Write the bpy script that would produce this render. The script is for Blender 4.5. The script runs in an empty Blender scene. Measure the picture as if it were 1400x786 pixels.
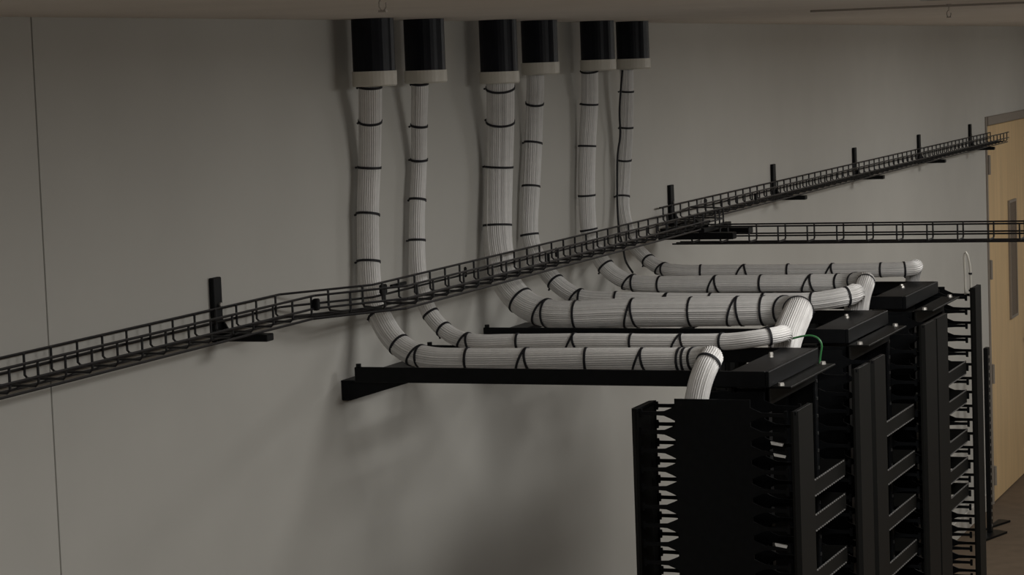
import bpy, math, random
import numpy as np
from mathutils import Matrix, Vector
random.seed(7)
sc = bpy.context.scene
col = sc.collection

# ------------------------------------------------------------------ camera
F, YAW, PIT, ROL, CD, ZO = 3461.96, .3726, .0919, -.0373, 2.7095, 2.686
fw = np.array([math.cos(YAW)*math.cos(PIT), math.sin(YAW)*math.cos(PIT), -math.sin(PIT)])
rt = np.array([math.sin(YAW), -math.cos(YAW), 0.]); up = np.cross(rt, fw)
cr, sr = math.cos(ROL), math.sin(ROL)
rt, up = cr*rt + sr*up, -sr*rt + cr*up
cd = bpy.data.cameras.new('camera'); co = bpy.data.objects.new('camera', cd); col.objects.link(co)
cd.lens = 36*F/1400; cd.sensor_width = 36; cd.clip_start = .05; cd.clip_end = 100
m = Matrix(((rt[0], up[0], -fw[0], 0), (rt[1], up[1], -fw[1], -CD), (rt[2], up[2], -fw[2], ZO), (0, 0, 0, 1)))
co.matrix_world = m
sc.camera = co

# ------------------------------------------------------------------ world, lights, exposure
w = bpy.data.worlds.new('world'); sc.world = w; w.use_nodes = True
w.node_tree.nodes['Background'].inputs[0].default_value = (.5, .5, .52, 1)
w.node_tree.nodes['Background'].inputs[1].default_value = .02
# wraparound ceiling lights over the aisle in front of the racks: (x, y, watts)
LAMPS = [(2.9, -2.25, 31), (5.9, -2.25, 31.5), (8.9, -2.25, 33), (11.9, -2.25, 35), (14.9, -2.25, 25)]
LX, LY = 1.16, .56
for lx, ly, e in LAMPS:
    ld = bpy.data.lights.new('panel_light', 'AREA'); ld.shape = 'RECTANGLE'; ld.size = LX; ld.size_y = LY
    ld.energy = e; ld.color = (1, .985, .95)
    lo = bpy.data.objects.new('panel_light', ld); col.objects.link(lo)
    zl = ZO + .10 - .005*(lx-6); lo.location = (lx, ly, zl - .064)
    for sg in (1, -1):                      # fill lamps added along the lens sides to brighten the upper wall
        l2 = bpy.data.lights.new('side_fill_light', 'AREA'); l2.shape = 'RECTANGLE'; l2.size = LX; l2.size_y = .05
        l2.energy = 2.15; l2.color = ld.color
        o2 = bpy.data.objects.new('side_fill_light', l2); col.objects.link(o2)
        o2.location = (lx, ly + sg*(LY/2+.004), zl - .034); o2.rotation_euler = (sg*math.pi/2, 0, 0)
vs = sc.view_settings
vs.view_transform = 'Standard'; vs.look = 'None'; vs.gamma = 1; vs.use_curve_mapping = False
vs.exposure = 0.0

# ------------------------------------------------------------------ geometry of the sight lines
def un(x, y, ax, v):
    """the point where the sight line of a photo pixel meets the plane ax = v (heights from eye level)"""
    d = fw + rt*(x-700)/F - up*(y-393)/F
    i = 'XYZ'.index(ax); C = np.array([0, -CD, 0.]); t = (v-C[i])/d[i]
    return C + t*d
def pix(p):
    d = np.asarray(p, float) - np.array([0, -CD, 0.]); z = d @ fw
    return np.array([700+F*(d@rt)/z, 393-F*(d@up)/z])
def ceil_z(x): return .10 - .005*(x-6)

# ------------------------------------------------------------------ materials
def mat(name, c, rough=.6, metal=0, noise=.06, scale=30, bump=0, c2=None, spec=.5, attr=None):
    M = bpy.data.materials.new(name); M.use_nodes = True
    n = M.node_tree.nodes; l = M.node_tree.links; b = n['Principled BSDF']
    b.inputs['Roughness'].default_value = rough; b.inputs['Metallic'].default_value = metal
    b.inputs['Specular IOR Level'].default_value = spec
    tc = n.new('ShaderNodeTexCoord'); nz = n.new('ShaderNodeTexNoise')
    nz.inputs['Scale'].default_value = scale; nz.inputs['Detail'].default_value = 4
    l.new(tc.outputs['Object'], nz.inputs['Vector'])
    rp = n.new('ShaderNodeValToRGB')
    c2 = c2 or tuple(min(1, v*(1+noise)) for v in c); c1 = tuple(v*(1-noise) for v in c)
    rp.color_ramp.elements[0].position = .3; rp.color_ramp.elements[1].position = .7
    rp.color_ramp.elements[0].color = (*c1, 1); rp.color_ramp.elements[1].color = (*c2, 1)
    l.new(nz.outputs['Fac'], rp.inputs['Fac'])
    out = rp.outputs['Color']
    if attr:
        at = n.new('ShaderNodeAttribute'); at.attribute_name = attr
        mx = n.new('ShaderNodeMix'); mx.data_type = 'RGBA'; mx.blend_type = 'MULTIPLY'; mx.inputs[0].default_value = 1
        l.new(out, mx.inputs[6]); l.new(at.outputs['Color'], mx.inputs[7]); out = mx.outputs[2]
    l.new(out, b.inputs['Base Color'])
    if bump:
        bp = n.new('ShaderNodeBump'); bp.inputs['Strength'].default_value = bump; bp.inputs['Distance'].default_value = .003
        n2 = n.new('ShaderNodeTexNoise'); n2.inputs['Scale'].default_value = scale*6
        l.new(tc.outputs['Object'], n2.inputs['Vector']); l.new(n2.outputs['Fac'], bp.inputs['Height'])
        l.new(bp.outputs['Normal'], b.inputs['Normal'])
    return M
M_wall = mat('painted_wallboard', (.52, .51, .475), .75, noise=.03, scale=3, bump=.08)
M_gap = mat('brown_seam_backing', (.22, .20, .16), .9)  # brown backing behind the wall panels, seen through their joint
M_ceil = mat('painted_ceiling', (.85, .80, .75), .85, noise=.03, scale=4, bump=.1)
M_floor = mat('brown_vinyl_floor', (.13, .095, .065), .8, spec=.2, noise=.1, scale=12)
M_black = mat('black_powder_coat', (.0045, .005, .0058), .42, spec=.14, noise=.2, scale=60, bump=.05)
M_cover = mat('charcoal_satin_cover', (.0075, .0075, .007), .5, spec=.10, noise=.05, scale=20)
M_wire = mat('black_coated_wire', (.010, .010, .012), .4, noise=.2, scale=80)
M_sleeve = mat('blue_black_conduit', (.008, .009, .014), .36, noise=.2, scale=20, spec=.16)
M_bush = mat('white_plastic_bushing', (.66, .63, .56), .45, noise=.03)
M_cable = mat('white_cable_jacket', (.80, .785, .77), .42, noise=.04, scale=50, attr='tone')
M_tie = mat('black_hook_tie', (.008, .008, .012), .7, noise=.2)
M_bolt = mat('zinc_bolt', (.62, .60, .56), .35, metal=.7, noise=.1)
M_edge = mat('bare_steel_edge', (.17, .165, .16), .5, metal=.2, noise=.1)
M_hole = mat('dull_steel_hole', (.06, .06, .06), .4, metal=.5)
M_green = mat('green_ground_wire', (.03, .17, .05), .4)
M_white = mat('white_plastic_tag', (.75, .75, .74), .4)
M_frame = mat('taupe_door_frame', (.27, .235, .20), .5, noise=.04)
M_glassd = mat('dark_vision_glass', (.13, .085, .05), .25, noise=.05)
M_lampf = mat('white_lamp_frame', (.7, .7, .68), .5)
M_base = mat('grey_vinyl_base', (.50, .48, .44), .6)
def wood():
    M = mat('maple_veneer', (.70, .50, .27), .45, noise=.08, scale=3)
    n = M.node_tree.nodes; nz = [k for k in n if k.type == 'TEX_NOISE'][0]
    mp = n.new('ShaderNodeMapping'); mp.inputs['Scale'].default_value = (6, 6, .6)
    tc = [k for k in n if k.type == 'TEX_COORD'][0]
    M.node_tree.links.new(tc.outputs['Object'], mp.inputs['Vector']); M.node_tree.links.new(mp.outputs['Vector'], nz.inputs['Vector'])
    return M
M_wood = wood()

# ------------------------------------------------------------------ mesh helpers (heights are given from eye level, ZO lifts them to the floor)
WLOC = {}
class MB:
    def __init__(s): s.v = []; s.f = []; s.tone = None
    def add(s, v, f):
        o = len(s.v); s.v += [tuple(p) for p in v]; s.f += [tuple(i+o for i in q) for q in f]; return s
    def box(s, x0, x1, y0, y1, z0, z1, bev=0):
        x0, x1 = sorted((x0, x1)); y0, y1 = sorted((y0, y1)); z0, z1 = sorted((z0, z1))
        b = min(bev, (x1-x0)*.45, (y1-y0)*.45, (z1-z0)*.45)
        if b <= 0:
            v = [(x, y, z) for x in (x0, x1) for y in (y0, y1) for z in (z0, z1)]
            return s.add(v, [(0, 1, 3, 2), (4, 6, 7, 5), (0, 4, 5, 1), (2, 3, 7, 6), (0, 2, 6, 4), (1, 5, 7, 3)])
        v = []; ix = {}
        for i, x in enumerate((x0, x1)):
            for j, y in enumerate((y0, y1)):
                for k, z in enumerate((z0, z1)):
                    dx, dy, dz = (b, -b)[i], (b, -b)[j], (b, -b)[k]
                    for a, p in enumerate(((x, y+dy, z+dz), (x+dx, y, z+dz), (x+dx, y+dy, z))):
                        ix[i, j, k, a] = len(v); v.append(p)
        f = []
        for a in range(3):
            o = [q for q in range(3) if q != a]
            for side in (0, 1):
                loop = []
                for p, q in ((0, 0), (1, 0), (1, 1), (0, 1)):
                    t = [0, 0, 0]; t[a] = side; t[o[0]] = p; t[o[1]] = q; loop.append(ix[(*t, a)])
                f.append(tuple(loop))
        for a in range(3):                       # edges along axis a
            o = [q for q in range(3) if q != a]
            for p in (0, 1):
                for q in (0, 1):
                    t0 = [0, 0, 0]; t0[o[0]] = p; t0[o[1]] = q; t1 = list(t0); t1[a] = 1
                    f.append((ix[(*t0, o[0])], ix[(*t1, o[0])], ix[(*t1, o[1])], ix[(*t0, o[1])]))
        for i in (0, 1):
            for j in (0, 1):
                for k in (0, 1): f.append((ix[i, j, k, 0], ix[i, j, k, 1], ix[i, j, k, 2]))
        return s.add(v, f)
    def tube(s, pts, r, n=6):
        P = [np.array(p, float) for p in pts]; V = []
        T = [(P[min(i+1, len(P)-1)] - P[max(i-1, 0)]) for i in range(len(P))]
        T = [t/np.linalg.norm(t) for t in T]
        ref = np.array([0, 0, 1.]) if abs(T[0][2]) < .9 else np.array([1., 0, 0])
        u = np.cross(T[0], ref); u /= np.linalg.norm(u)
        for p, t in zip(P, T):
            u = u - t*(u@t); u /= np.linalg.norm(u); v = np.cross(t, u)
            V += [p + r*(math.cos(2*math.pi*k/n)*u + math.sin(2*math.pi*k/n)*v) for k in range(n)]
        f = [(i*n+k, i*n+(k+1) % n, (i+1)*n+(k+1) % n, (i+1)*n+k) for i in range(len(P)-1) for k in range(n)]
        f += [tuple(range(n))[::-1], tuple(range((len(P)-1)*n, len(P)*n))]
        return s.add(V, f)
    def lathe(s, cx, cy, prof, n=28):
        """prof: closed loop of (radius, z)"""
        V = [(cx+r*math.cos(2*math.pi*k/n), cy+r*math.sin(2*math.pi*k/n), z) for r, z in prof for k in range(n)]
        q = len(prof)
        return s.add(V, [(i*n+k, i*n+(k+1) % n, ((i+1) % q)*n+(k+1) % n, ((i+1) % q)*n+k) for i in range(q) for k in range(n)])
    def prism(s, poly, ax, a0, a1):
        """poly in the two other axes (cyclic order kept), extruded along ax"""
        def pt(p, a): return {'X': (a, p[0], p[1]), 'Y': (p[0], a, p[1]), 'Z': (p[0], p[1], a)}[ax]
        n = len(poly); V = [pt(p, a0) for p in poly] + [pt(p, a1) for p in poly]
        return s.add(V, [(i, (i+1) % n, n+(i+1) % n, n+i) for i in range(n)] + [tuple(range(n))[::-1], tuple(range(n, 2*n))])
    def mesh(s, name, material, origin, smooth=False):
        me = bpy.data.meshes.new(name)
        me.from_pydata([(p[0]-origin[0], p[1]-origin[1], p[2]-origin[2]) for p in s.v], [], s.f)
        me.materials.append(material)
        import bmesh
        bm = bmesh.new(); bm.from_mesh(me); bmesh.ops.recalc_face_normals(bm, faces=bm.faces); bm.to_mesh(me); bm.free()
        if smooth: me.shade_smooth()
        if s.tone is not None:
            a = me.color_attributes.new('tone', 'FLOAT_COLOR', 'POINT')
            a.data.foreach_set('color', np.repeat(np.array(s.tone, np.float32)[:, None], 4, 1).ravel())
        return me
    def build(s, name, material, parent=None, origin=None, smooth=False):
        V = np.array(s.v); origin = origin if origin is not None else (V.min(0)+V.max(0))/2
        return place(name, s.mesh(name, material, origin, smooth), origin, parent)
def place(name, me, origin, parent=None):
    o = bpy.data.objects.new(name, me); col.objects.link(o)
    wl = np.array([origin[0], origin[1], origin[2] + ZO])
    o.location = wl - (WLOC[parent.name] if parent else 0); o.parent = parent; WLOC[o.name] = wl
    return o
def tag(o, label=None, cat=None, group=None, kind=None):
    if label: o['label'] = label
    if cat: o['category'] = cat
    if group: o['group'] = group
    if kind: o['kind'] = kind
    return o
def thing(name, loc, label, cat, group=None):
    o = bpy.data.objects.new(name, None); col.objects.link(o); o.empty_display_size = .05
    wl = np.array([loc[0], loc[1], loc[2]+ZO]); o.location = wl; WLOC[o.name] = wl
    return tag(o, label, cat, group)
def struct(o): o['kind'] = 'structure'; return o

# ------------------------------------------------------------------ the room
FZ = -ZO
SEAM, DX0, DX1, DTOP = 4.3675, 14.42, 15.70, -.506
X_END, X_BACK, Y_FRONT = 17.5, -3.0, -6.0
struct(MB().box(X_BACK, X_END, Y_FRONT, .12, FZ-.1, FZ).build('floor', M_floor))
cz0, cz1 = ceil_z(X_BACK), ceil_z(X_END)
struct(MB().prism([(X_BACK, cz0), (X_END, cz1), (X_END, cz1+.12), (X_BACK, cz0+.12)], 'Y', Y_FRONT, .12).build('ceiling', M_ceil))
WT = .135
wb = struct(MB().box(X_BACK, DX0-.02, .014, .12, FZ, WT).build('wall_back', M_gap))
MB().box(X_BACK, SEAM-.0028, 0, .013, FZ, WT).build('wall_panel', M_wall, wb)
MB().box(SEAM+.0028, DX0-.02, 0, .013, FZ, WT).build('wall_panel', M_wall, wb)
MB().box(DX0-.02, DX1+.02, 0, .12, DTOP+.02, WT).build('wall_panel', M_wall, wb)
MB().box(DX1+.02, X_END, 0, .12, FZ, WT).build('wall_panel', M_wall, wb)
struct(MB().box(X_END, X_END+.12, Y_FRONT, .12, FZ, WT).build('wall_far', M_wall))
struct(MB().box(X_BACK-.12, X_BACK, Y_FRONT, .12, FZ, WT).build('wall_near', M_wall))
struct(MB().box(X_BACK-.12, X_END+.12, Y_FRONT-.12, Y_FRONT, FZ, WT).build('wall_front', M_wall))
struct(MB().box(X_BACK, DX0-.055, -.009, -.0005, FZ, FZ+.10, .003).build('baseboard_back', M_base))
# door in the back wall
fr = struct(MB().box(DX0-.022, DX0, -.010, .12, FZ, DTOP+.05, .003).box(DX1, DX1+.05, -.018, .12, FZ, DTOP+.05, .003)
            .box(DX0, DX1, -.018, .12, DTOP, DTOP+.05, .003).build('trim_1', M_frame))
dr = struct(MB().box(DX0+.004, DX1-.004, -.006, .04, FZ+.008, DTOP-.004, .003).build('door_1', M_wood))
for hz in (-.73, -1.33, -1.93, -2.52):
    MB().box(DX0-.006, DX0+.034, -.012, -.0065, hz-.055, hz+.055).tube([(DX0, -.016, hz-.055), (DX0, -.016, hz+.055)], .009, 8).build('hinge', M_frame, dr)
vf = MB().box(15.02, 15.27, -.014, -.0065, -1.69, -.965)
lite = MB().box(15.045, 15.245, -.016, -.010, -1.665, -.99).build('vision_pane', M_glassd, dr)
fz0 = (MB().box(15.03, 15.045, -.019, -.0065, -1.68, -.975).box(15.245, 15.26, -.019, -.0065, -1.68, -.975)
       .box(15.045, 15.245, -.019, -.0065, -.99, -.975).box(15.045, 15.245, -.019, -.0065, -1.68, -1.665).build('vision_frame', M_frame, dr))
MB().tube([(15.56, -.007, -1.82), (15.56, -.05, -1.82), (15.47, -.055, -1.82)], .011, 8).box(15.535, 15.585, -.011, -.0065, -1.86, -1.78).build('door_handle', M_frame, dr)
# ceiling rail strip with hanging hooks
ra = un(1108, 12.5, 'Z', ceil_z(6.6)); rb = un(1400, 1, 'Z', ceil_z(6.8))
d = (rb-ra)/np.linalg.norm(rb-ra); rb = ra + d*2.6
tr = MB()
nn = np.array([d[1], -d[0], 0])*.005
za, zb = ceil_z(ra[0]), ceil_z(rb[0])
tr.add([(*(p+s*nn)[:2], z-dz) for p, z in ((ra, za), (rb, zb)) for s in (-1, 1) for dz in (-.002, .006)],
       [(0, 1, 3, 2), (4, 6, 7, 5), (0, 4, 5, 1), (2, 3, 7, 6), (0, 2, 6, 4), (1, 5, 7, 3)])
struct(tr.build('trim_2', M_frame))
def hook(px, depth_pt, label, h):
    x, y = depth_pt[0], depth_pt[1]; z = ceil_z(x)
    t = thing('ceiling_hook', (x, y, z), label, 'hook', 'ceiling hooks')
    MB().lathe(x, y, [(.0005, z-.003), (.008, z-.003), (.008, z+.002), (.0005, z+.002)], 10).build('mounting_plate', M_frame, t)
    MB().tube([(x, y, z), (x, y, z-h*.45)] + [(x+.0, y+.006*math.sin(a), z-h*.72+.010*math.cos(a)) for a in np.linspace(0, 5, 9)], .0013, 6).build('shank', M_frame, t)
    MB().box(x-.004, x+.004, y-.006, y+.006, z-h, z-h+.003).build('foot', M_frame, t)
hp = un(1297, 4, 'Z', ceil_z(6.5)); hook(0, hp, 'small dark hook hanging from the ceiling strip near the door end', .038)
hp = un(522, -22, 'Z', ceil_z(3.4)); hook(0, hp, 'small dark hook hanging from the ceiling above the leftmost conduit', .042)

# ------------------------------------------------------------------ ceiling light panels (out of the frame, they light the room)
for i, (lx, ly, e) in enumerate(LAMPS):
    z = ceil_z(lx)
    t = thing('ceiling_light', (lx, ly, z), 'white wraparound ceiling light over the aisle, %s from the near end' % ('first', 'second', 'third', 'fourth', 'fifth')[i], 'ceiling light', 'wraparound ceiling lights')
    hx, hy = LX/2, LY/2
    MB().box(lx-hx-.03, lx-hx-.002, ly-hy-.006, ly+hy+.006, z-.064, z+.004, .004).build('end_cap', M_lampf, t)
    MB().box(lx+hx+.002, lx+hx+.03, ly-hy-.006, ly+hy+.006, z-.064, z+.004, .004).build('end_cap', M_lampf, t)
    MB().box(lx-hx, lx+hx, ly-hy, ly+hy, z-.060, z+.004, .006).build('lens', M_lampf, t)

# ------------------------------------------------------------------ conduit sleeves
PLACE6 = ['leftmost', 'second from left', 'third from left', 'fourth from left', 'fifth from left', 'rightmost']
SY = -.088
SL = [(un(px_, py_, 'Y', SY)[0], zb, zw) for px_, py_, zb, zw in ((512, 105, -.030, -.068), (582, 103, -.034, -.068), (683, 106, -.048, -.082), (739, 97, -.028, -.064), (818, 92, -.028, -.062), (866, 90, -.030, -.064))]
for i, (x, zb, zw) in enumerate(SL):
    y = SY; zc = ceil_z(x)
    t = thing('conduit_sleeve', (x, y, zw), 'black conduit sleeve with white end bushing under the ceiling, %s of six' % PLACE6[i], 'conduit', 'conduit sleeves under the ceiling')
    MB().lathe(x, y, [(.0535, zc+.006), (.0535, zb-.006), (.047, zb-.006), (.047, zc+.006)], 36).build('sleeve', M_sleeve, t, smooth=False)
    MB().lathe(x, y, [(.0565, zb), (.0565, zw+.004), (.0535, zw), (.044, zw), (.044, zb-.004), (.0537, zb-.004), (.0537, zb)], 36).build('bushing', M_bush, t)

# ------------------------------------------------------------------ cable bundles
def catmull(P, step=.012):
    P = [np.array(p, float) for p in P]; P = [2*P[0]-P[1]] + P + [2*P[-1]-P[-2]]; out = []
    for i in range(1, len(P)-2):
        L = np.linalg.norm(P[i+1]-P[i]); n = max(2, int(L/.004))
        for k in range(n):
            t = k/n
            out.append(.5*((2*P[i]) + (-P[i-1]+P[i+1])*t + (2*P[i-1]-5*P[i]+4*P[i+1]-P[i+2])*t*t + (-P[i-1]+3*P[i]-3*P[i+1]+P[i+2])*t**3))
    out.append(P[-2]); out = np.array(out)
    s = np.r_[0, np.cumsum(np.linalg.norm(np.diff(out, axis=0), axis=1))]
    k = np.arange(0, s[-1], step); return np.stack([np.interp(k, s, out[:, j]) for j in range(3)], 1)
def frames(P):
    T = np.gradient(P, axis=0); T /= np.linalg.norm(T, axis=1)[:, None]
    U = []; u = np.cross(T[0], [1., 0, 0]); u = u/np.linalg.norm(u)
    for t in T:
        u = u - t*(u@t); u = u/np.linalg.norm(u); U.append(u)
    U = np.array(U); return T, U, np.cross(T, U)
def bundle_mesh(P, R, name, seed):
    rng = np.random.default_rng(seed)
    T, U, V = frames(P); n = len(P)
    ns = max(16, int(2*math.pi*R/.0058)); sub = 4
    ph = (np.arange(ns*sub))/(ns*sub)*2*math.pi
    k = np.arange(ns*sub) % sub; sid = np.arange(ns*sub)//sub
    prof = np.array([-.0021, -.0003, .0003, -.0003])[k]
    deep = rng.choice([0, 0, -.0012, -.0025], ns); prof = prof + np.where(k == 0, deep[sid], 0)
    lump = rng.normal(0, .0006, ns)[sid]
    tone = rng.choice([1, 1, .97, .92, .84], ns)
    verts = []
    for i in range(n):
        tw = .5*math.sin(i*.012+seed) + .1*math.sin(i*.07+seed*2)
        rr = R + prof + lump*math.sin(i*.05+seed) + .0007*math.sin(i*.11+seed)
        a = ph + tw
        verts.append(P[i] + rr[:, None]*(np.cos(a)[:, None]*U[i] + np.sin(a)[:, None]*V[i]))
    verts = np.concatenate(verts); q = ns*sub
    f = [(i*q+j, i*q+(j+1) % q, (i+1)*q+(j+1) % q, (i+1)*q+j) for i in range(n-1) for j in range(q)]
    f += [tuple(range(q))[::-1], tuple(range((n-1)*q, n*q))]
    b = MB(); b.v = [tuple(p) for p in verts]; b.f = f; b.tone = np.tile(tone[sid], n)
    return b
def tie(P, R, i, kind, parent, name='tie'):
    """a strap round the bundle at sample i; kind 'o' straight, 'l'/'r' leaning strap of a pair that meets on top"""
    T, U, V = frames(P); n = 28; b = MB(); t = T[i]
    ref = np.array([0, 0, 1.]) if abs(t[2]) < .8 else np.array([0, -1., 0])
    e1 = ref - t*(ref@t); e1 /= np.linalg.norm(e1); e2 = np.cross(t, e1)
    amp = {'o': 0, 'l': -.026, 'r': .012}[kind]; wv = .0030; jit = random.uniform(-.004, .004)
    vv = []
    for k in range(n):
        a = 2*math.pi*k/n; off = amp*(1-math.cos(a))/2 + jit*math.sin(a)
        c = P[i] + t*off; dr = math.cos(a)*e1 + math.sin(a)*e2
        for ro, wo in ((R+.0001, -wv), (R+.0024, -wv), (R+.0024, wv), (R+.0001, wv)): vv.append(c + dr*ro + t*wo)
    f = [(k*4+j, k*4+(j+1) % 4, ((k+1) % n)*4+(j+1) % 4, ((k+1) % n)*4+j) for k in range(n) for j in range(4)]
    b.add(vv, f)
    # the tail of the strap
    if kind == 'o':
        a = random.uniform(2.2, 3.8); dr = math.cos(a)*e1+math.sin(a)*e2; c = P[i]+dr*(R+.003)
        b.tube([c, c+dr*.004+t*.003], .0028, 5)
    return b.build(name, M_tie, parent)
BD = []
def bundle(idx, X, R, px, tail, ties, label):
    # down the wall, round the bend and out along the ladder
    nv, nb = ((5, 5), (5, 5), (4, 5), (5, 5), (4, 5), (4, 4))[idx]
    yw = -(R+.012); pts = []
    for k, q in enumerate(px):
        if k == 0: p = un(q[0], q[1], 'X', SL[idx][0]); y0 = p[1] = min(p[1], yw); xv = p[0]
        elif k < nv: p = un(q[0], q[1], 'Y', yw + (y0-yw)*(.45 if k == 1 else 0)); xv = p[0]
        else: p = un(q[0], q[1], 'X', xv + (X-xv)*min(1., (k-nv+1)/nb))
        pts.append(p)
    pts = [np.array([SL[idx][0], y0, SL[idx][2]+.06])] + pts + [np.array(p, float) for p in tail]
    P = catmull(pts)
    t = thing('cable_bundle', pts[-1], label, 'cable bundle', 'tied cable bundles')
    bundle_mesh(P, R, 'cables', idx+1).build('cables', M_cable, t, smooth=True)
    Q = np.array([pix(p) for p in P])
    for x, y, k in ties:
        i = int(np.argmin(((Q-np.array([x, y]))**2).sum(1)))
        if k == 'A': tie(P, R, i, 'l', t); tie(P, R, i, 'r', t)
        else: tie(P, R, i, 'o', t)
    BD.append((P, R))
bundle(0, 5.765, .0288, [(506, 118), (506, 165), (505, 230), (503, 290), (504, 360), (508, 402), (519, 432), (537, 462), (560, 481), (590, 490), (640, 491.5), (720, 491.5), (800, 491.5), (880, 492), (925, 492)],
       [(5.762, -.918, -.744), (5.745, -.958, -.738), (5.705, -.978, -.734), (5.675, -.972, -.755), (5.658, -.960, -.80), (5.650, -.950, -.87), (5.650, -.945, -1.0), (5.650, -.945, -2.35)],
       [(506, 121, 'o'), (506, 165, 'o'), (505, 232, 'o'), (503, 291, 'o'), (504, 358, 'o'), (519, 432, 'o'), (546, 470, 'o'), (575, 485, 'A'), (637, 491, 'o'), (718, 491, 'A'), (799, 491, 'o'), (876, 492, 'A'),
        (929, 492, 'o'), (938, 492, 'o'), (952, 492, 'o'), (968, 497, 'o')], 'tied white cable bundle on the nearest ladder, bending down into the nearest manager')
bundle(1, 6.09, .0215, [(574, 116), (573, 165), (573, 220), (571, 270), (570, 325), (573, 380), (584, 420), (601, 445), (625, 462), (655, 468), (700, 467.5), (800, 467), (900, 468), (990, 467), (1030, 463)],
       [(6.11, -1.022, -.726), (6.18, -1.028, -.730), (6.25, -1.005, -.762), (6.288, -.985, -.84), (6.292, -.98, -1.0), (6.292, -.98, -2.35)],
       [(574, 116, 'o'), (573, 170, 'o'), (573, 221, 'o'), (571, 272, 'o'), (570, 326, 'o'), (588, 428, 'o'), (605, 449, 'o'), (642, 466, 'A'), (707, 467, 'o'), (783, 467, 'A'), (866, 468, 'o'), (932, 468, 'A'), (986, 467, 'o'), (1049, 460, 'o')],
       'thin tied cable bundle on the far side of the nearest ladder, from the second conduit')
bundle(2, 6.615, .0400, [(684, 120), (684, 165), (682, 230), (680, 310), (683, 352), (692, 385), (711, 410), (737, 425), (775, 430.5), (850, 428), (950, 426), (1030, 425), (1058, 424)],
       [(6.60, -.925, -.717), (6.555, -.965, -.712), (6.49, -.975, -.725), (6.435, -.965, -.775), (6.405, -.955, -.85), (6.40, -.95, -1.0), (6.40, -.95, -2.35)],
       [(684, 118, 'o'), (684, 166, 'o'), (682, 228, 'o'), (680, 310, 'o'), (713, 408, 'o'), (748, 428, 'A'), (790, 430, 'o'), (864, 428, 'A'), (944, 426, 'o'), (1012, 425, 'A'), (1044, 425, 'o'), (1071, 424, 'o'), (1091, 425, 'o')],
       'thickest tied cable bundle, from the third conduit along the middle ladder to a downward bend')
bundle(3, 6.93, .0258, [(732, 110), (731, 140), (729, 195), (726, 255), (724, 320), (736, 355), (757, 383), (778, 400), (803, 409), (850, 411), (920, 413), (1000, 413), (1060, 413), (1114, 412)],
       [(6.945, -1.005, -.713), (7.01, -1.012, -.711), (7.075, -.998, -.725), (7.115, -.98, -.78), (7.125, -.97, -.87), (7.125, -.967, -1.0), (7.125, -.967, -2.35)],
       [(731, 141, 'o'), (729, 194, 'o'), (726, 254, 'o'), (724, 319, 'o'), (757, 385, 'o'), (792, 405, 'A'), (843, 411, 'o'), (912, 413, 'A'), (972, 413, 'o'), (1043, 413, 'A'), (1114, 412, 'o'), (1156, 406, 'o')],
       'tied cable bundle from the fourth conduit, half hidden behind the thickest bundle')
bundle(4, 7.458, .0262, [(806, 100), (806, 140), (803, 200), (802, 260), (806, 320), (820, 353), (838, 374), (863, 386), (900, 389), (1000, 388), (1100, 387), (1150, 386)],
       [(7.42, -.92, -.717), (7.385, -.955, -.712), (7.335, -.965, -.72), (7.30, -.96, -.76), (7.285, -.955, -.83), (7.28, -.95, -1.0), (7.28, -.95, -2.35)],
       [(806, 99, 'o'), (806, 142, 'o'), (803, 198, 'o'), (802, 268, 'o'), (802, 315, 'o'), (828, 364, 'o'), (866, 386, 'A'), (904, 389, 'o'), (979, 388, 'A'), (1041, 388, 'o'), (1109, 387, 'A'), (1147, 386, 'o'), (1170, 384, 'o'), (1184, 387, 'o')],
       'tied cable bundle from the fifth conduit, bending down beside the far rack top')
bundle(5, 7.775, .0218, [(857, 110), (856, 180), (853, 235), (852, 285), (863, 328), (880, 350), (900, 365), (928, 371), (1000, 371), (1100, 370), (1200, 369)],
       [(7.785, -1.0, -.713), (7.85, -1.006, -.711), (7.905, -.992, -.722), (7.932, -.975, -.775), (7.935, -.967, -.86), (7.935, -.965, -1.0), (7.935, -.965, -2.35)],
       [(857, 126, 'o'), (856, 176, 'o'), (855, 219, 'o'), (852, 270, 'o'), (884, 356, 'o'), (909, 369, 'A'), (957, 371, 'o'), (1020, 371, 'A'), (1076, 370, 'o'), (1139, 370, 'A'), (1206, 369, 'o'), (1235, 368, 'o')],
       'farthest tied cable bundle, from the rightmost conduit along the back of the far ladder')
# black cord beside the rightmost bundle
cp = [un(x, y, 'Y', yy) for x, y, yy in ((851, 96, -.07), (847, 150, -.055), (848, 185, -.045), (844, 220, -.04), (845, 300, -.045), (852, 340, -.09), (856, 358, -.14), (866, 374, -.2))]
cpx = catmull(cp, .015)
tag(MB().tube(cpx, .0035, 6).build('black_cord', M_tie, smooth=True), 'thin black cord hanging down beside the rightmost vertical bundle', 'cord')

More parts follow.
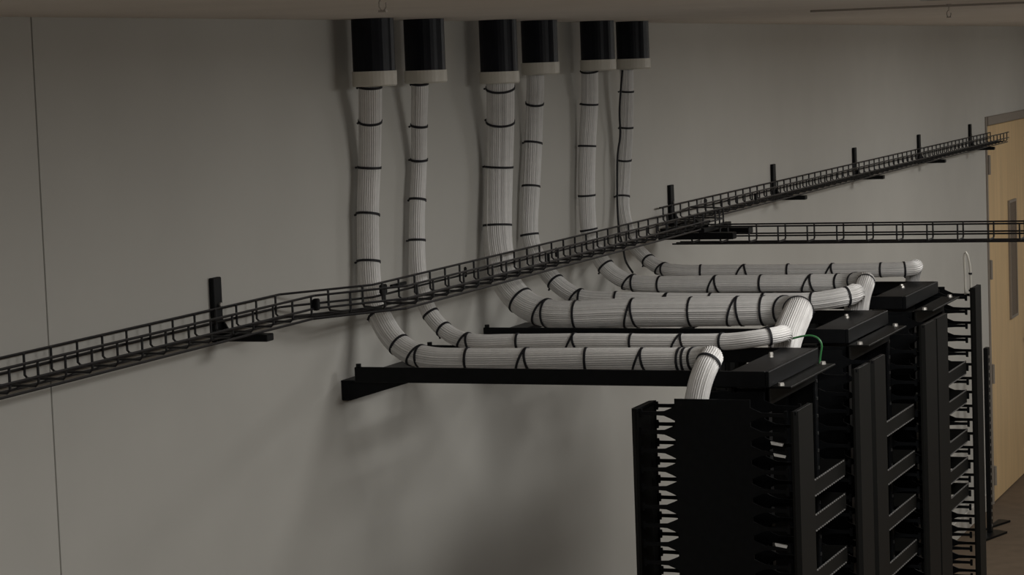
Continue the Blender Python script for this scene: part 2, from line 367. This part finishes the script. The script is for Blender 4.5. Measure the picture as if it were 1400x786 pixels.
# ------------------------------------------------------------------ ladder racks
RT, RB = -.762, -.800
LAD = [(5.696, 6.150, -1.112, 'nearest black ladder rack carrying two bundles from wall to rack'),
       (6.562, 7.026, -1.092, 'middle black ladder rack under the thickest bundle'),
       (7.415, 7.875, -1.060, 'farthest black ladder rack under the two farthest bundles')]
for x0, x1, ye, lab in LAD:
    t = thing('ladder_rack', (x0, -.04, RB), lab, 'ladder rack', 'ladder racks from the wall')
    for x in (x0, x1):
        r_ = MB().box(x-.005, x+.005, ye, -.055, RB, RT, .0015).build('rail', M_black, t)
        MB().lathe(x, -.065, [(.0005, RT), (.007, RT), (.007, RT+.008), (.0005, RT+.008)], 8).build('bolt', M_black, r_)
    MB().box(x0-.005, x1+.005, ye-.010, ye, RB, RT, .0015).build('end_bar', M_black, t)
    y = -.16
    me = MB().box(-(x1-x0)/2+.005, (x1-x0)/2-.005, -.006, .006, -.006, .006, .001).mesh('rung', M_black, (0, 0, 0))
    while y > ye+.08:
        place('rung', me, ((x0+x1)/2, y, RB+(.012 if x0 < 6 else .026)), t); y -= .229
    MB().box(x0+.03, x1+.02, -.022, -.0005, RB-.052, RB-.002, .002).build('wall_angle', M_black, t)
    MB().box(x0+.03, x1+.004, -.075, -.0005, RB-.006, RB-.0005, .001).build('wall_shelf', M_black, t)
    pl = MB().box(x0+.0055, x1-.0055, ye+.0005, ye+.085, RT-.004, RT-.0005).build('mounting_plate', M_black, t)
    for bx_, by_ in ((.30, .06), (.36, .075)):
        MB().lathe(x0+bx_*.9, ye+by_, [(.0005, RT-.0005), (.006, RT-.0005), (.005, RT+.005), (.0005, RT+.005)], 8).build('bolt', M_bolt, pl)
    MB().prism([(-.0225, RB-.0005), (-.20, RB-.0005), (-.0225, RB-.052)], 'X', x0+.032, x0+.038).build('gusset', M_black, t)

# ------------------------------------------------------------------ basket trays
WR = .0030
def offset_path(C, o):
    out = []
    for i, p in enumerate(C):
        a = C[max(i-1, 0)]; b = C[min(i+1, len(C)-1)]
        n1 = None
        def nrm(u, v):
            d = np.array([v[0]-u[0], v[1]-u[1]]); d /= np.linalg.norm(d); return np.array([-d[1], d[0]])
        if i == 0 or i == len(C)-1: nn = nrm(a, b) if i == 0 else nrm(a, p); k = 1
        else:
            na, nb = nrm(a, p), nrm(p, b); nn = na+nb; nn /= np.linalg.norm(nn); k = 1/max(.5, nn@na)
        out.append(np.array([p[0]+nn[0]*o*k, p[1]+nn[1]*o*k]))
    return out
def tray(name, C, zb, h, wdt, label, first=.03, pitch=.1, end_trim=.0):
    seg = C if isinstance(C, int) else None; full = PC if seg is not None else C
    full = [np.array(p, float) for p in full]; hw = wdt/2
    C = full[seg:seg+2] if seg is not None else full
    cut = (lambda q: q[seg:seg+2]) if seg is not None else (lambda q: q)
    t = thing(name, (C[0][0], C[0][1], zb), label, 'cable tray', 'wire basket cable trays')
    for o, z in ((hw, zb+h), (-hw, zb+h), (hw, zb+h*.45), (-hw, zb+h*.45), (hw*.86, zb), (0, zb), (-hw*.86, zb)):
        MB().tube([(q[0], q[1], z) for q in cut(offset_path(full, o))], WR, 6).build('long_wire', M_wire, t)
    for i in range(len(C)-1):
        dv = C[i+1]-C[i]; L = np.linalg.norm(dv); ang = math.atan2(dv[1], dv[0]); s = first
        e = WR*1.8
        me = MB().tube([(0, hw-e, h), (0, hw-e, .012), (0, hw-.012, e), (0, -hw+.012, e), (0, -hw+e, .012), (0, -hw+e, h)], WR, 6).mesh('cross_wire', M_wire, (0, 0, 0))
        while s < L-.01:
            p = C[i] + dv/L*s; o = place('cross_wire', me, (p[0], p[1], zb), t); o.rotation_euler.z = ang; s += pitch
    return t
TB, TH, TW = -.602, .055, .104
ty1, ty3 = -.071, -.208
PC = [(2.4, ty1), (5.355, ty1), (5.585, ty3), (8.10, ty3)]
tr1 = tray('basket_tray', 0, TB, TH, TW, 'black wire basket tray along the wall at the left edge', .035)
trj = tray('basket_tray', 1, TB, TH, TW, 'short angled black basket tray piece swinging out around the leftmost bundle', .12)
tr3 = tray('basket_tray', 2, TB, TH, TW, 'black wire basket tray passing in front of the vertical bundles', .06)
tr4 = tray('basket_tray', [(8.31, ty1), (14.46, ty1)], TB, TH, TW, 'long black wire basket tray on the wall running toward the door', .02)
tr2 = tray('basket_tray', [(8.20, -.11), (8.20, -2.6)], -.660, .058, .104, 'black wire basket tray running straight out from the wall above the racks', .07)
def coupler(par, x, y, z, dx=.012, dy=.008, dz=.014):
    MB().box(x-dx, x+dx, y-dy, y+dy, z-dz, z+dz, min(.003, dz*.4)).build('coupler', M_black, par)
coupler(trj, 5.342, ty1-.056, TB+.034, .009, .007); coupler(tr3, 5.665, ty3+.053, TB+.038, .014, .006, .012)
coupler(tr3, 5.76, ty3+.054, TB+.040, .045, .004, .004)
coupler(tr3, 6.20, ty3+.053, TB+.030, .004, .004); coupler(tr3, 6.55, ty3-.053, TB+.034, .004, .004); coupler(tr3, 6.9, ty3+.053, TB+.022, .004, .004)
coupler(tr4, 8.86, ty1+.054, TB+.035, .008, .005); coupler(tr4, 9.15, ty1-.054, TB+.035, .008, .005)
# plates of the junction
jn = thing('junction_bracket', (8.2, -.15, TB-.02), 'black junction plates joining the three basket trays beside the far bundles', 'bracket')
MB().box(8.02, 8.34, -.265, -.245, TB-.012, TB+.004, .002).build('splice_bar', M_black, jn)
MB().box(8.30, 8.345, -.34, -.02, TB-.036, TB-.016, .002).build('support_bar', M_black, jn)
MB().box(8.03, 8.075, -.36, -.10, TB-.034, TB-.012, .002).build('support_bar', M_black, jn)
MB().prism([(8.08, -.262), (8.44, -.122), (8.44, -.10), (8.08, -.24)], 'Z', TB-.008, TB+.012).build('splice_plate', M_black, jn)
MB().tube([(8.10, -.156, TB+TH), (8.17, -.14, TB+TH), (8.31, -.125, TB+TH)], WR, 6).build('link_wire', M_wire, jn)
MB().tube([(8.10, -.26, TB+TH), (8.26, -.26, TB+TH), (8.30, -.20, TB+TH), (8.33, -.125, TB+TH)], WR, 6).build('link_wire', M_wire, jn)
MB().tube([(8.10, -.26, TB+.02), (8.26, -.26, TB+.02), (8.30, -.20, TB+.02), (8.33, -.125, TB+.02)], WR, 6).build('link_wire', M_wire, jn)
for x in (8.16, 8.21, 8.255): MB().tube([(x, -.262, TB+TH), (x, -.262, TB)], WR, 6).build('link_post', M_wire, jn)
# wall brackets of the tray
for i, bx in enumerate((5.072, 8.480, 9.836, 11.220, 12.593, 13.925)):
    lab = ['black wall bracket holding the left basket tray, left of all conduits', 'black wall bracket beside the tray junction', 'first black wall bracket past the tray junction',
           'second black wall bracket past the tray junction', 'third black wall bracket past the tray junction', 'black wall bracket nearest the door'][i]
    t = thing('tray_bracket', (bx, -.001, TB-.02), lab, 'bracket', 'wall brackets of the basket tray')
    MB().box(bx-.02, bx+.02, -.013, -.0005, TB-.022, -.478, .002).build('upright', M_black, t)
    MB().box(bx-.018, bx+.018, -.140, -.0135, TB-.020, TB-.0035, .002).build('arm', M_black, t)
    MB().prism([(-.0135, TB-.006), (-.035, TB-.006), (-.0135, TB+.028)], 'X', bx+.012, bx+.018).build('brace', M_black, t)
    MB().tube([(bx+.004, -.0135, TB+.062), (bx+.004, -.018, TB+.062)], .005, 8).build('bolt', M_bolt, t)

# ------------------------------------------------------------------ vertical cable managers
U1 = .04445
def finger_mesh(L, sgn):
    """a cantilever finger in the YZ plane, root at y=0, tip at sgn*L, flared root and T tip"""
    pr = [(0, .017), (.12, .012), (.30, .0056), (.60, .0042), (.91, .0042), (.92, .010), (1, .010)]
    poly = [(sgn*L*a, b) for a, b in pr] + [(sgn*L*a, -b) for a, b in pr[::-1]]
    return poly
TOPZ = -.822
def manager(x0, x1, yf, yr, leaves, label, gap=.0, zt=TOPZ, drop=0.):
    t = thing('cable_manager', ((x0+x1)/2, (yf+yr)/2, FZ), label, 'cable manager', 'vertical cable managers between the racks')
    ys0, ys1 = yf+.115, yr-.105          # spine from ys0 (front) to ys1 (rear)
    s = MB()
    for x in (x0+.012, x1-.012): s.box(x-.002, x+.002, ys0, ys1, FZ+.03, zt+.006)
    s.box(x0+.014, x1-.014, (ys0+ys1)/2-.002, (ys0+ys1)/2+.002, FZ+.03, zt-.10)
    s.build('spine', M_black, t)
    MB().box(x0, x1, yf+.02, yr-.02, FZ, FZ+.03, .003).build('base', M_black, t)
    # fingers: the rows in view one by one, the rest of each column joined
    for sg, yb in ((-1, ys0), (1, ys1)):
        L = .088
        poly = finger_mesh(L, sg)
        me = MB().prism(poly, 'X', -.002, .002).mesh('finger', M_black, (0, 0, 0))
        for x in (x0+.012, x1-.012):
            z = zt-.020-drop*.3; low = MB()
            while z > FZ+.08:
                if z > -1.86: place('finger', me, (x, yb, z), t)
                else: low.prism([(yb+p[0], z+p[1]) for p in poly], 'X', x-.002, x+.002)
                z -= U1
            tag(low.build('finger_column', M_black, t), kind='stuff')
    # covers: shallow U channels with chamfered edges, one or two leaves, front and rear
    n = leaves; wl = ((x1-x0) - gap*(n-1))/n
    for k in range(n):
        a = x0 + k*(wl+gap); b = a+wl
        for y, sg in ((yf, 1), (yr, -1)):
            T_ = .0025; d = .016
            out = [(a, y+sg*d), (a, y+sg*.010), (a+.008, y), (b-.008, y), (b, y+sg*.010), (b, y+sg*d)]
            inn = [(b-T_, y+sg*d), (b-T_, y+sg*(.010+T_*.5)), (b-.008-T_*.5, y+sg*T_), (a+.008+T_*.5, y+sg*T_), (a+T_, y+sg*(.010+T_*.5)), (a+T_, y+sg*d)]
            c = MB().prism(out+inn, 'Z', FZ+.04, zt+.012-drop)
            q = c.build('cover', M_cover, t)
            MB().box(a+T_, b-T_, y+sg*.003, y+sg*(d-.002), zt+.004-drop, zt+.0118-drop, .001).build('cover_cap', M_black, q)
    return t
mA = manager(5.589, 5.736, -1.215, -.812, 1, 'black vertical cable manager nearest the camera, wall seen through its fingers', drop=.030)
mB = manager(6.236, 6.550, -1.203, -.800, 2, 'wide black vertical cable manager between the near and middle racks', .033, drop=.016)
mD = manager(7.078, 7.408, -1.195, -.795, 2, 'wide black vertical cable manager between the middle and far racks', .003)
mE = manager(7.880, 7.990, -1.185, -.800, 1, 'black vertical cable manager at the far right end of the row', zt=-.795)
# small white plastic clips caught in the near managers' front fingers
for (x, y, X, par) in ((1062, 607, 5.60, mA), (1066, 623, 5.60, mA), (1068, 746, 5.60, mA)):
    p = un(x, y, 'X', X)
    MB().prism([(p[1]-.016, p[2]+.001), (p[1]+.014, p[2]+.006), (p[1]+.012, p[2]-.001), (p[1]-.014, p[2]-.005)], 'X', p[0]-.004, p[0]+.003).build('white_clip', M_white, par)

# ------------------------------------------------------------------ two-post racks
def rack(x0, x1, yf, bars, label, zt=RB-.003):
    """opening from x0 to x1; yf: front face of the uprights"""
    t = thing('two_post_rack', ((x0+x1)/2, yf+.04, FZ), label, 'rack', 'two-post racks')
    for x, sg in ((x0, 1), (x1, -1)):
        u = MB().box(x, x+sg*.005, yf, yf+.08, FZ+.01, zt-.006)
        u.box(x, x+sg*.032, yf, yf+.005, FZ+.01, zt-.006).box(x, x+sg*.032, yf+.075, yf+.08, FZ+.01, zt-.006)
        u = u.build('upright', M_black, t)
        me = MB().box(-.004, .004, -.0012, .0012, -.004, .004).mesh('mounting_hole', M_hole, (0, 0, 0))
        for k in range(20): place('mounting_hole', me, (x+sg*.018, yf-.0012, zt-.05-k*U1), u)
    for y0, y1, sg in ((yf-.060, yf-.004, -1), (yf+.084, yf+.124, 1)):
        xe = x1-.055
        a = MB().box(x0-.010, xe, y0, y1, zt-.005, zt, .001)
        ye = y1 if sg < 0 else y0
        a.box(x0-.010, xe, ye-.004*(sg > 0) - .004*(sg < 0), ye+.004*(sg > 0), zt-.045, zt-.005, .001)
        a = a.build('top_angle', M_cover, t)
        for x in (x0+.004, xe-.016) if sg < 0 else (): MB().lathe(x, (y0+y1)/2, [(.0005, zt), (.008, zt), (.007, zt+.007), (.0005, zt+.008)], 8).build('bolt', M_bolt, a)
    for y0 in (yf-.14, yf+.12):
        MB().box(x0-.01, x1+.01, y0, y0+.10, FZ, FZ+.012, .002).build('base_angle', M_black, t)
    yp = yf-.066
    for z in bars:
        p = MB().box(x0+.002, x1-.002, yp, yp+.003, z-.042, z, .001).box(x0+.002, x0+.005, yp+.003, yf-.0005, z-.040, z-.002).box(x1-.005, x1-.002, yp+.003, yf-.0005, z-.040, z-.002).build('panel', M_cover, t)
        n = 22; wd = (x1-x0-.03)/n
        for za in (z-.0025, z-.0415):
            teeth = MB()
            for k in range(n): teeth.box(x0+.015+k*wd, x0+.015+k*wd+wd*.6, yp-.0025, yp-.0002, za, za+.0026)
            tag(teeth.build('edge_teeth', M_edge, p), kind='stuff')
    return t
rack(5.748, 6.222, -1.102, [-1.053, -1.139, -1.275], 'nearest black two-post rack with three slim panels')
rack(6.562, 7.066, -1.098, [-1.031, -1.164, -1.29, -1.42], 'middle black two-post rack with four slim panels')
rack(7.420, 7.868, -1.090, [-1.011, -1.102, -1.226, -1.315, -1.398], 'farthest black two-post rack with five slim panels')
# green ground wire behind the nearest ladder's end
gp = catmull([(6.36, -1.00, -.764), (6.36, -1.03, -.757), (6.36, -1.053, -.756), (6.36, -1.071, -.764), (6.36, -1.079, -.781), (6.36, -1.076, -.80), (6.36, -1.07, -.84)], .008)
tag(MB().tube(gp, .0028, 6).build('ground_wire', M_green, smooth=True), 'short green ground wire arching over the second cable manager', 'wire')
# loop of thin white cable over the end manager
lp = un(1322, 400, 'X', 7.95)
yb, zb = lp[1], lp[2]
lw = thing('cable_loop', (7.95, yb, zb), 'thin white cable loop standing up behind the far right manager', 'cable')
LPX = [(1327, 404), (1327, 385), (1326, 365), (1323, 350), (1319.5, 344), (1318, 352), (1319, 372), (1320, 404)]
MB().tube(catmull([un(x, y, 'X', 7.95) for x, y in LPX], .01), .0035, 6).build('cable', M_bush, lw, smooth=True)
for x, y in ((1326.6, 374), (1326.8, 397)):
    p = un(x, y, 'X', 7.95); MB().lathe(p[0], p[1], [(.003, p[2]-.003), (.0058, p[2]-.003), (.0058, p[2]+.003), (.003, p[2]+.003)], 10).build('tie', M_tie, lw)
# perforated post on a forked foot by the door
pb = un(1349, 719, 'Z', FZ)
px_, py_ = 13.55, -.20
ptop = un(1348.5, 475, 'X', px_); ztop = ptop[2]; py_ = ptop[1]
ps = thing('perforated_post', (px_, py_, FZ), 'short black perforated post on a flat foot beside the door', 'post')
MB().box(px_-.03, px_+.03, py_-.012, py_+.012, FZ+.012, ztop, .003).build('upright', M_black, ps)
me = MB().box(-.005, .005, -.001, .001, -.007, .007).mesh('slot', M_bolt, (0, 0, 0))
for k in range(24): place('slot', me, (px_, py_-.0128, ztop-.05-k*.04), ps)
MB().prism([(px_-.22, py_-.02), (px_+.02, py_-.09), (px_+.06, py_-.02), (px_+.03, py_+.02), (px_-.20, py_+.03)], 'Z', FZ+.0005, FZ+.012).build('foot', M_black, ps)
MB().prism([(px_+.14, py_+.02), (px_+.34, py_-.05), (px_+.36, py_+.02), (px_+.06, py_+.04)], 'Z', FZ+.0005, FZ+.012).build('foot', M_black, ps)
